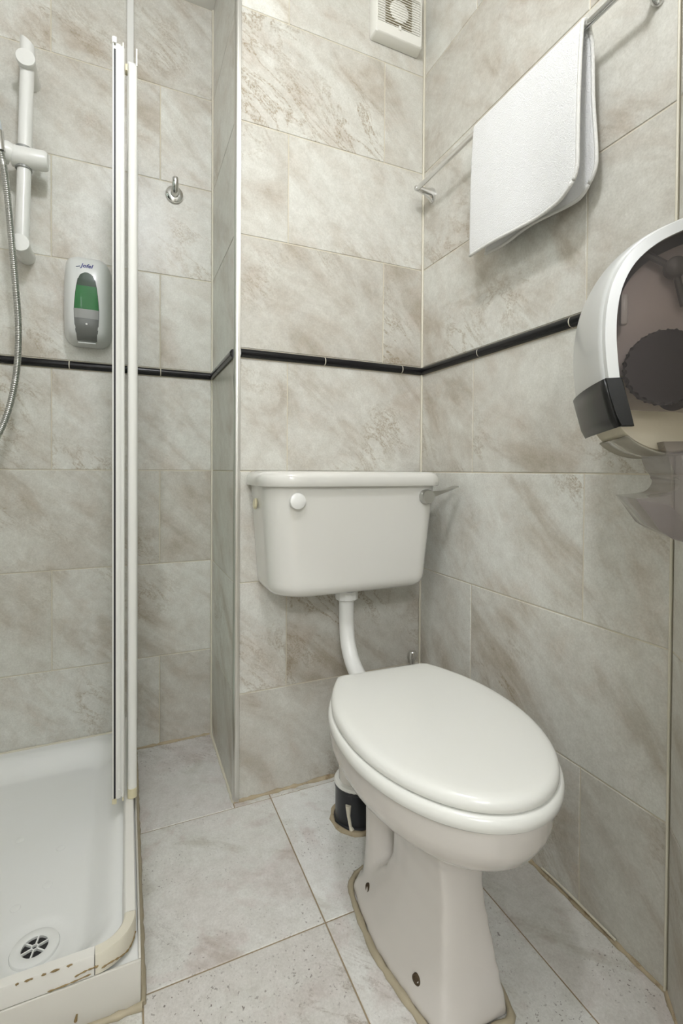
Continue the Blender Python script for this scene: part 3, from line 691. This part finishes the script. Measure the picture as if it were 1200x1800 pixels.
sb('wall_channel', (-.846, .340, ZB), (-.8165, D_-.001, ZT+.012), 'chalk', .002)
sb('bottom_rail', (-.845, -.02, ZB), (-.826, .345, .135), 'chalk', .002)
sb('top_rail', (-.8455, -.02, ZT-.028), (-.8255, .345, ZT-.002), 'chalk', .002)
# door leaf folded back beside the post: stile with ridges, black magnetic seal, end caps, pane
bm = nb()
pr = [(-.0385, .03), (-.0385, -.006), (-.0370, -.008), (-.0355, -.008), (-.0355, -.004), (-.031, -.004), (-.031, -.008), (-.026, -.0095), (-.021, -.008), (-.0205, -.0045), (-.0175, -.0045), (-.017, -.009), (-.0145, -.009), (-.0142, -.002), (-.0125, 0), (-.0125, .03)]
prism(bm, pr, 2, .012, ZT - .113); door = obj('door_stile', bm, 'chalk', q, ang=25)
bm = nb(); prism(bm, [(-.0353, -.0065), (-.0312, -.0065), (-.0312, -.001), (-.0353, -.001)], 2, .008, ZT-.012-.113); obj('seal', bm, 'black', door)
bm = nb(); prism(bm, [(-.0388, .028), (-.0388, -.0085), (-.0345, -.0105), (-.0290, -.0098), (-.0285, .028)], 2, .001, .0118); prism(bm, [(-.0170, .02), (-.0170, -.0092), (-.0142, -.0092), (-.0142, .02)], 2, .004, .0118); obj('lower_cap', bm, 'cream', door)
bm = nb(); prism(bm, [(-.0388, .028), (-.0388, -.0085), (-.0345, -.0105), (-.0290, -.0098), (-.0285, .028)], 2, ZT-.113, ZT+.013-.113); prism(bm, [(-.0170, .02), (-.0170, -.0092), (-.0142, -.0092), (-.0142, .02)], 2, ZT-.113, ZT+.006-.113); obj('upper_cap', bm, 'chalk', door)
bm = nb(); lathe(bm, [(.003, 0), (.003, .0015), (.0018, .0026), (0, .0028)], (-.0232, -.009, .032), (0, -1, 0), 14); obj('screw', bm, 'wplast', door)
bm = nb(); box(bm, (-.0285, .028, .03), (-.0235, .30, ZT-.14), .0005); obj('door_pane', bm, 'glass', door)
bm = nb(); box(bm, (-.0115, -.006, ZT-.165), (-.0062, .012, ZT-.150), .001); obj('hinge_pin', bm, 'cream', q)

# cable conduit on the shower wall above the screen
bm = nb(); box(bm, (-.0095, -.013, 0), (.0095, 0, .60), .002); o = obj('cable_conduit', bm, 'wplast'); o.location = (-.838, D_-.0005, CEIL-.601); tag(o, 'narrow white plastic conduit running up to the ceiling behind the screen', 'conduit')

# chrome hook
q = empty('robe_hook', (-.7075, D_-.001, 1.788)); tag(q, 'small round chrome robe hook on the shower wall', 'hook')
bm = nb(); lathe(bm, [(.027, 0), (.0275, .003), (.026, .008), (.018, .012), (0, .013)], (0, 0, -.006), (0, -1, 0), 32); obj('rose', bm, 'chrome', q)
bm = nb(); tube(bm, spline([(0, -.006, -.008), (0, -.024, -.004), (0, -.035, .006), (0, -.039, .019), (0, -.038, .027)], 5), lambda t, i: .0135 - .004*math.sin(min(1, t*1.2)*PI*.5), 16); obj('prong', bm, 'chrome', q)

# ------------------------------------------------------------------ shower riser rail with slider, handset and hose
RY = .300
q = empty('shower_riser_rail', (-1.110, D_, 1.5)); tag(q, 'white shower riser rail with slider bracket on the shower wall', 'shower rail')
def rp(x, y, z): return (x+1.110, y-D_, z-1.5)
bm = nb(); tube(bm, [rp(-1.1135, RY, 1.495), rp(-1.0985, RY, 2.050)], .0172, 24); bar = obj('bar', bm, 'wplast', q)
bm = nb(); rings = []                          # obliquely cut top of the bar
for zc, sl in ((2.038, 0.), (2.072, .011)):
    rings.append([rp(-1.0987 + .0178*math.cos(2*PI*k/24), RY + .0178*math.sin(2*PI*k/24), zc - sl*math.cos(2*PI*k/24)) for k in range(24)])
loft(bm, rings); obj('bar_end', bm, 'wplast', q, ang=40)
for bz, bx in ((2.010, -1.0995), (1.508, -1.1135)):
    bm = nb(); lathe(bm, [(.0225, 0), (.0215, .05), (.0215, .085), (.0235, .092), (.0235, .100), (.0225, .102), (0, .1025)], rp(bx, D_-.001, bz), (0, -1, 0), 32); obj('bracket', bm, 'wplast', q)
bm = nb(); tube(bm, [rp(-1.049, RY-.012, 1.750), rp(-1.056, RY-.012, 1.750), rp(-1.135, RY-.006, 1.750)], lambda t, i: (.022, .026, .027)[i], 28); sl = obj('slider', bm, 'wplast', q)
bm = nb(); lathe(bm, [(.0178, -.030), (.0205, -.030), (.0205, .030), (.0178, .030), (.0178, -.030)], rp(-1.1085, RY, 1.750), (0, 0, 1), 24)
for f in [f for f in bm.faces if len(f.verts) > 4]: bm.faces.remove(f)
obj('slider_sleeve', bm, 'greytop', sl)
bm = nb(); tube(bm, [rp(-1.136, RY-.010, 1.750), rp(-1.142, RY-.012, 1.751), rp(-1.205, RY-.018, 1.754)], lambda t, i: (.0265, .0285, .0275)[i], 28); obj('handset_holder', bm, 'wplast', sl)
bm = nb(); lathe(bm, [(.009, 0), (.009, .012), (.006, .016), (0, .017)], rp(-1.075, RY+.012, 1.773), (0, 0, 1), 16); obj('slider_knob', bm, 'greytop', sl)
q = empty('shower_handset', (-1.168, .262, 1.758)); tag(q, 'pale shower handset held in the slider at the left edge', 'shower head')
bm = nb(); tube(bm, [(.006, .0, .030), (-.004, .0, .075), (-.018, -.002, .13), (-.035, -.006, .185)], lambda t, i: (.0125, .0145, .0165, .0195)[i], 22); obj('handle', bm, 'hand', q)
bm = nb(); tube(bm, [(.012, .0, -.022), (.0065, .0, .030)], .0135, 22); obj('collar', bm, 'chrome', q)
bm = nb(); lathe(bm, [(.022, -.004), (.045, .004), (.050, .012), (.050, .022), (.046, .026), (0, .027)], (-.038, -.006, .205), (.25, -.9, -.35), 36); obj('spray_head', bm, 'hand', q)
# hose
pts = [(-1.1545, .262, 1.733), (-1.1465, .262, 1.69), (-1.1385, .262, 1.613), (-1.1305, .262, 1.509), (-1.1217, .262, 1.389), (-1.1155, .262, 1.283), (-1.1183, .263, 1.176), (-1.1314, .264, 1.083), (-1.153, .266, 1.006), (-1.185, .27, .945), (-1.225, .285, .92), (-1.265, .31, .945), (-1.285, .345, 1.02), (-1.29, .365, 1.08)]
sp = spline(pts, 24); bm = nb()
dense = []
for a, b in zip(sp, sp[1:]):
    k = max(1, round((b-a).length/.0016)); dense += [a.lerp(b, i/k) for i in range(k)]
tube(bm, dense, lambda t, i: .0085 if i % 3 else .0068, 14)
o = obj('shower_hose', bm, 'satin', None, ang=80); tag(o, 'ribbed metal shower hose hanging from the handset', 'hose')
bm = nb(); lathe(bm, [(.028, 0), (.028, .004), (.024, .008), (.013, .010), (.013, .026), (.010, .030), (0, .030)], (0, 0, 0), (0, -1, 0), 28); wo_ = obj('wall_outlet', bm, 'chrome', o)
wo_.location = (-1.29, D_-.001, 1.085)

# ------------------------------------------------------------------ soap dispenser
SX, SZ = -.953, 1.262
q = empty('soap_dispenser', (SX, D_, SZ)); tag(q, 'white wall soap dispenser with a green window beside the shower screen', 'soap dispenser')
bm = nb(); SD = .098
def sring(z, hw, d0):
    out = []
    for k in range(17):
        u = -1 + 2*k/16; out.append((hw*math.sin(u*PI/2)*1.0 if False else hw*u, -.003 - d0*(1-abs(u)**4.5)**.5 if abs(u) < 1 else -.003, z))
    return out
lv_ = [(.0, .034, .050), (.004, .044, .070), (.012, .053, .082), (.024, .0615, .088), (.04, .0645, .093), (.09, .066, .096), (.13, .0665, .097), (.17, .066, .096), (.205, .0650, .092), (.226, .063, .085), (.240, .058, .073), (.249, .050, .055), (.2535, .038, .032)]
loft(bm, [sring(*a) for a in lv_], True, True); obj('shell', bm, 'dispw', q, ang=50)
def front_y(x, z):
    for (z0, h0, d0), (z1, h1, d1) in zip(lv_, lv_[1:]):
        if z0 <= z <= z1:
            t = (z-z0)/(z1-z0); h = h0+(h1-h0)*t; d = d0+(d1-d0)*t; u = min(.999, abs(x)/h)
            return -.003 - d*(1-u**4.5)**.5
    return -.003
wo = [(.002, .0255), (.02, .0265), (.05, .0300), (.085, .0312), (.12, .0290), (.15, .0255), (.172, .0215), (.184, .017), (.191, .010), (.1935, .003)]
def hwid(z):
    for (a, p), (b, r) in zip(wo, wo[1:]):
        if a <= z <= b: return p + (r-p)*(z-a)/(b-a)
    return .003
def window(z0, z1, m, name, proud, par=q, n=9, shrink=0.):
    bm = nb(); rows_ = []
    for i in range(n+1):
        z = z0 + (z1-z0)*i/n; h = hwid(z) - shrink; rows_.append([(h*(-1 + 2*k/8), front_y(h*(-1+2*k/8), z) - proud*(1 - .15*abs(-1+2*k/8)**3), z) for k in range(9)])
    bk = [[(x, y + proud + .004, z) for x, y, z in r] for r in rows_]
    a = [[bm.verts.new(p) for p in r] for r in rows_]; b = [[bm.verts.new(p) for p in r] for r in bk]
    for i in range(n):
        for k in range(8):
            bm.faces.new((a[i][k], a[i][k+1], a[i+1][k+1], a[i+1][k])); bm.faces.new((b[i][k], b[i+1][k], b[i+1][k+1], b[i][k+1]))
        bm.faces.new((a[i][0], a[i+1][0], b[i+1][0], b[i][0])); bm.faces.new((a[i][8], b[i][8], b[i+1][8], a[i+1][8]))
    for k in range(8):
        bm.faces.new((a[0][k], b[0][k], b[0][k+1], a[0][k+1])); bm.faces.new((a[n][k], a[n][k+1], b[n][k+1], b[n][k]))
    return obj(name, bm, m, par, ang=50)
window(.0015, .1935, 'black', 'window_gasket', .0006, shrink=-.0012)
window(.154, .193, 'greend', 'window', .0016)
window(.088, .1538, 'green', 'soap_window', .0016)
window(.062, .0876, 'greytop', 'push_button', .0030); pbn = window(.004, .0618, 'grey', 'push_button', .0030)
bm = nb(); lathe(bm, [(.0028, 0), (.0024, .0015), (0, .002)], (0, front_y(0, .046)-.003, .046), (0, -1, 0), 12); obj('lock_dot', bm, 'wplast', pbn)
bm = nb(); box(bm, (-.024, front_y(0, .003)-.004, -.003), (.022, front_y(0, .003)+.012, .001), .001); obj('button_lip', bm, 'dispw', q)
def text(s, size, m, name, par, mw, extr=.0002, shear=.25, bold=.004):
    cu = bpy.data.curves.new(name, 'FONT'); cu.body = s; cu.size = size; cu.align_x = 'CENTER'; cu.align_y = 'CENTER'; cu.extrude = extr; cu.shear = shear; cu.offset = size*bold
    t = bpy.data.objects.new('tmp', cu); C.objects.link(t); bpy.context.view_layer.update()
    me = bpy.data.meshes.new_from_object(t.evaluated_get(bpy.context.evaluated_depsgraph_get())); bpy.data.objects.remove(t)
    me.materials.clear(); me.materials.append(M[m]); o = bpy.data.objects.new(name, me); C.objects.link(o); o.matrix_basis = mw; o.parent = par; return o
text('Jofel', .017, 'ink', 'maker_name', q, Matrix.Translation((0, front_y(0, .213)-.0006, .213)) @ Matrix.Rotation(PI/2 - .24, 4, 'X'), bold=.02)
bm = nb(); tube(bm, spline([(-.027, front_y(.02, .209)-.0008, .2075), (-.022, front_y(.02, .209)-.0008, .2085), (-.017, front_y(.02, .21)-.0006, .2105)], 4), .0009, 6); obj('maker_mark', bm, 'ink', q)

# ------------------------------------------------------------------ paper towel dispenser on the angled wall
Q = empty('paper_dispenser', AE + AT*.03 + Vector((0, 0, .90)))
Q.matrix_world = Matrix(((AT.x, AN.x, 0, AE.x + AT.x*.03), (AT.y, AN.y, 0, AE.y + AT.y*.03), (0, 0, 1, .914), (0, 0, 0, 1)))
tag(Q, 'white and smoked plastic paper dispenser with lever on the right-hand wall', 'dispenser')
PW = .215                      # width along the wall (local x); local y = out of the wall; z up
# side profile (out, up) of the near end, from the lower front to the top rear
sideP = [(.1440, .050), (.1520, .085), (.1575, .125), (.1595, .160), (.1575, .195), (.1500, .228), (.1340, .258), (.108, .281), (.075, .296), (.040, .305), (.002, .308)]
bul = .013
sp_ = spline([(0, a, b) for a, b in sideP], 4)
cy_, cz_ = .03, .15
bm = nb(); grid = []
NX = 18
for i in range(NX+1):
    u = -1 + 2*i/NX; k = (1 - abs(u)**2.4)
    grid.append([(PW/2 + PW/2*u, cy_ + (p.y-cy_)*(1 + bul/.13*k), cz_ + (p.z-cz_)*(1 + .10*k) if p.z > cz_ else p.z) for p in sp_])
o_ = [[bm.verts.new(p) for p in r] for r in grid]
for a, b in zip(o_, o_[1:]):
    for k in range(len(a)-1): bm.faces.new((a[k], a[k+1], b[k+1], b[k]))
shell = obj('shell', bm, 'dispw', Q, ang=60)
md = shell.modifiers.new('thickness', 'SOLIDIFY'); md.thickness = .004; md.offset = -1
# rim frame around the near window
def inset(pts, d):
    out = []
    for y, z in pts:
        v = Vector((y-cy_, z-cz_)); L_ = v.length; v = v*(1-d/L_); out.append((v.x+cy_, v.y+cz_))
    return out
prof2 = [(p.y, p.z) for p in sp_]
bm = nb(); prism(bm, inset(prof2, .001) + [(.002, .300), (.002, .052)], 0, -.001, .003); obj('end_plate', bm, 'dispw', Q, ang=30)
for nm, X0, X1 in (('window_rim', PW-.001, PW+.006),):
    bm = nb(); ins = inset(prof2, .016)
    a0 = [bm.verts.new((X0, y, z)) for y, z in prof2]; a1 = [bm.verts.new((X1, y, z)) for y, z in inset(prof2, .003 if X0 > 0 else .003)]
    b0 = [bm.verts.new((X0, y, z)) for y, z in ins]; b1 = [bm.verts.new((X1, y, z)) for y, z in ins]
    for k in range(len(a0)-1):
        for p, r in ((a0, a1), (a1, b1), (b1, b0), (b0, a0)): bm.faces.new((p[k], p[k+1], r[k+1], r[k]))
    for k in (0, -1): bm.faces.new((a0[k], a1[k], b1[k], b0[k]))
    obj(nm, bm, 'dispw', Q, ang=40)
    bm = nb(); poly = inset(prof2, .0155) + [(.004, .292), (.004, .050)]
    xm = PW + .001 if X0 > 0 else -.003
    prism(bm, poly, 0, xm, xm+.003); obj('side_window', bm, 'smoke', Q, ang=30)
# black lower band (same plan curve as the shell)
bm = nb(); gb = []
lowP = [(.1300, .0375), (.1365, .046), (.1440, .081), (.1530, .106)]
for i in range(NX+1):
    u = -1 + 2*i/NX; k = (1 - abs(u)**2.4)
    gb.append([(PW/2 + (PW/2+.0065)*u, cy_ + (y-cy_)*(1 + bul/.13*k) + .002, z - .003*k) for y, z in [(.134, .040), (.1400, .052), (.1470, .080), (.1520, .101)]])
o_ = [[bm.verts.new(p) for p in r] for r in gb]
for a, b in zip(o_, o_[1:]):
    for k in range(len(a)-1): bm.faces.new((a[k], a[k+1], b[k+1], b[k]))
bb = obj('base_band', bm, 'bplast', Q, ang=50); md = bb.modifiers.new('thickness', 'SOLIDIFY'); md.thickness = .005; md.offset = 1
bm = nb(); prism(bm, [(.1365, .039), (.1430, .052), (.1505, .080), (.1560, .1015), (.137, .1015), (.127, .060), (.122, .039)], 0, PW-.006, PW+.0075, .001, 1); obj('base_band_end', bm, 'bplast', Q, ang=30)
# back plate, roll, hub
bm = nb(); box(bm, (0, .001, .045), (PW, .006, .305), .002); obj('back_plate', bm, 'inner', Q)
RC = (.066, .082)
bm = nb(); lathe(bm, [(.020, .022), (.073, .022), (.075, .025), (.075, PW-.043), (.073, PW-.04), (.020, PW-.04), (.020, .022)], (0, RC[0], RC[1]), (1, 0, 0), 48); obj('paper_roll', bm, 'paper', Q)
bm = nb(); n = 96; pr = []
for k in range(n):
    a = 2*PI*k/n; r = .046 + .0016*abs(math.sin(a*14)); pr.append((.083 + r*math.cos(a), .115 + r*math.sin(a)))
prism(bm, pr, 0, PW-.022, PW-.006, .002, 1); obj('feed_knob', bm, 'black', Q)
bm = nb(); prism(bm, inset(prof2, .022)[6:] + [(.010, .280), (.010, .09)], 0, PW-.036, PW-.032); obj('side_plate', bm, 'inner', Q)
for a_ in (2.55, 4.5, .6):
    bm = nb(); d = Vector((0, math.cos(a_), math.sin(a_))); p0 = Vector((PW-.02, .072, .243)); tube(bm, [p0, p0 + d*.05], .0045, 8); obj('hub_arm', bm, 'grey', Q)
bm = nb(); lathe(bm, [(.013, 0), (.013, .012), (.010, .014), (0, .014)], (PW-.024, .072, .243), (1, 0, 0), 20); obj('hub', bm, 'grey', Q)
bm = nb(); box(bm, (PW-.016, .128, .172), (PW-.004, .137, .212), .003); obj('latch', bm, 'dispw', Q)
# milky skirt around the underside of the roll
bm = nb(); rings = []
for x in (.02, PW-.02):
    rings.append([(x, RC[0] + .080*math.cos(a), RC[1] + .080*math.sin(a)) for a in [PI*1.10 + PI*.66*k/24 for k in range(25)]])
loft(bm, rings, False, False); sk = obj('roll_skirt', bm, 'milk', Q, ang=60); md = sk.modifiers.new('thickness', 'SOLIDIFY'); md.thickness = .0025
bm = nb(); box(bm, (PW*.50, .1645, .103), (PW*.50+.018, .1668, .110), .0005); obj('maker_plate', bm, 'greytop', Q)
# lever: smoked scoop below the case
LY, LZ = -.016, -.022
lp = spline([(0, .100, .042), (0, .092, .012), (0, .082, -.006), (0, .083, -.018), (0, .092, -.027), (0, .110, -.0305), (0, .130, -.0325)], 5)
lower = [(.116, -.052), (.103, -.072), (.088, -.083), (.070, -.087), (.04, -.085), (.035, -.03), (.045, .03), (.055, .042)]
pts = [(y+LY, z+LZ) for y, z in [(p.y, p.z) for p in lp] + lower]
bm = nb(); prism(bm, pts, 0, PW/2-.02, PW-.012, .0015, 1); lvr = obj('lever', bm, 'smoke2', Q, ang=30)
bm = nb(); prism(bm, [(y+LY, z+LZ) for y, z in [(.1305, -.0335), (.1165, -.0525), (.1035, -.0725), (.0885, -.0835), (.070, -.0878), (.058, -.0878), (.092, -.040)]], 0, PW-.0118, PW-.0095, .0005, 1); obj('lever_rib', bm, 'smoke2', lvr, ang=30)
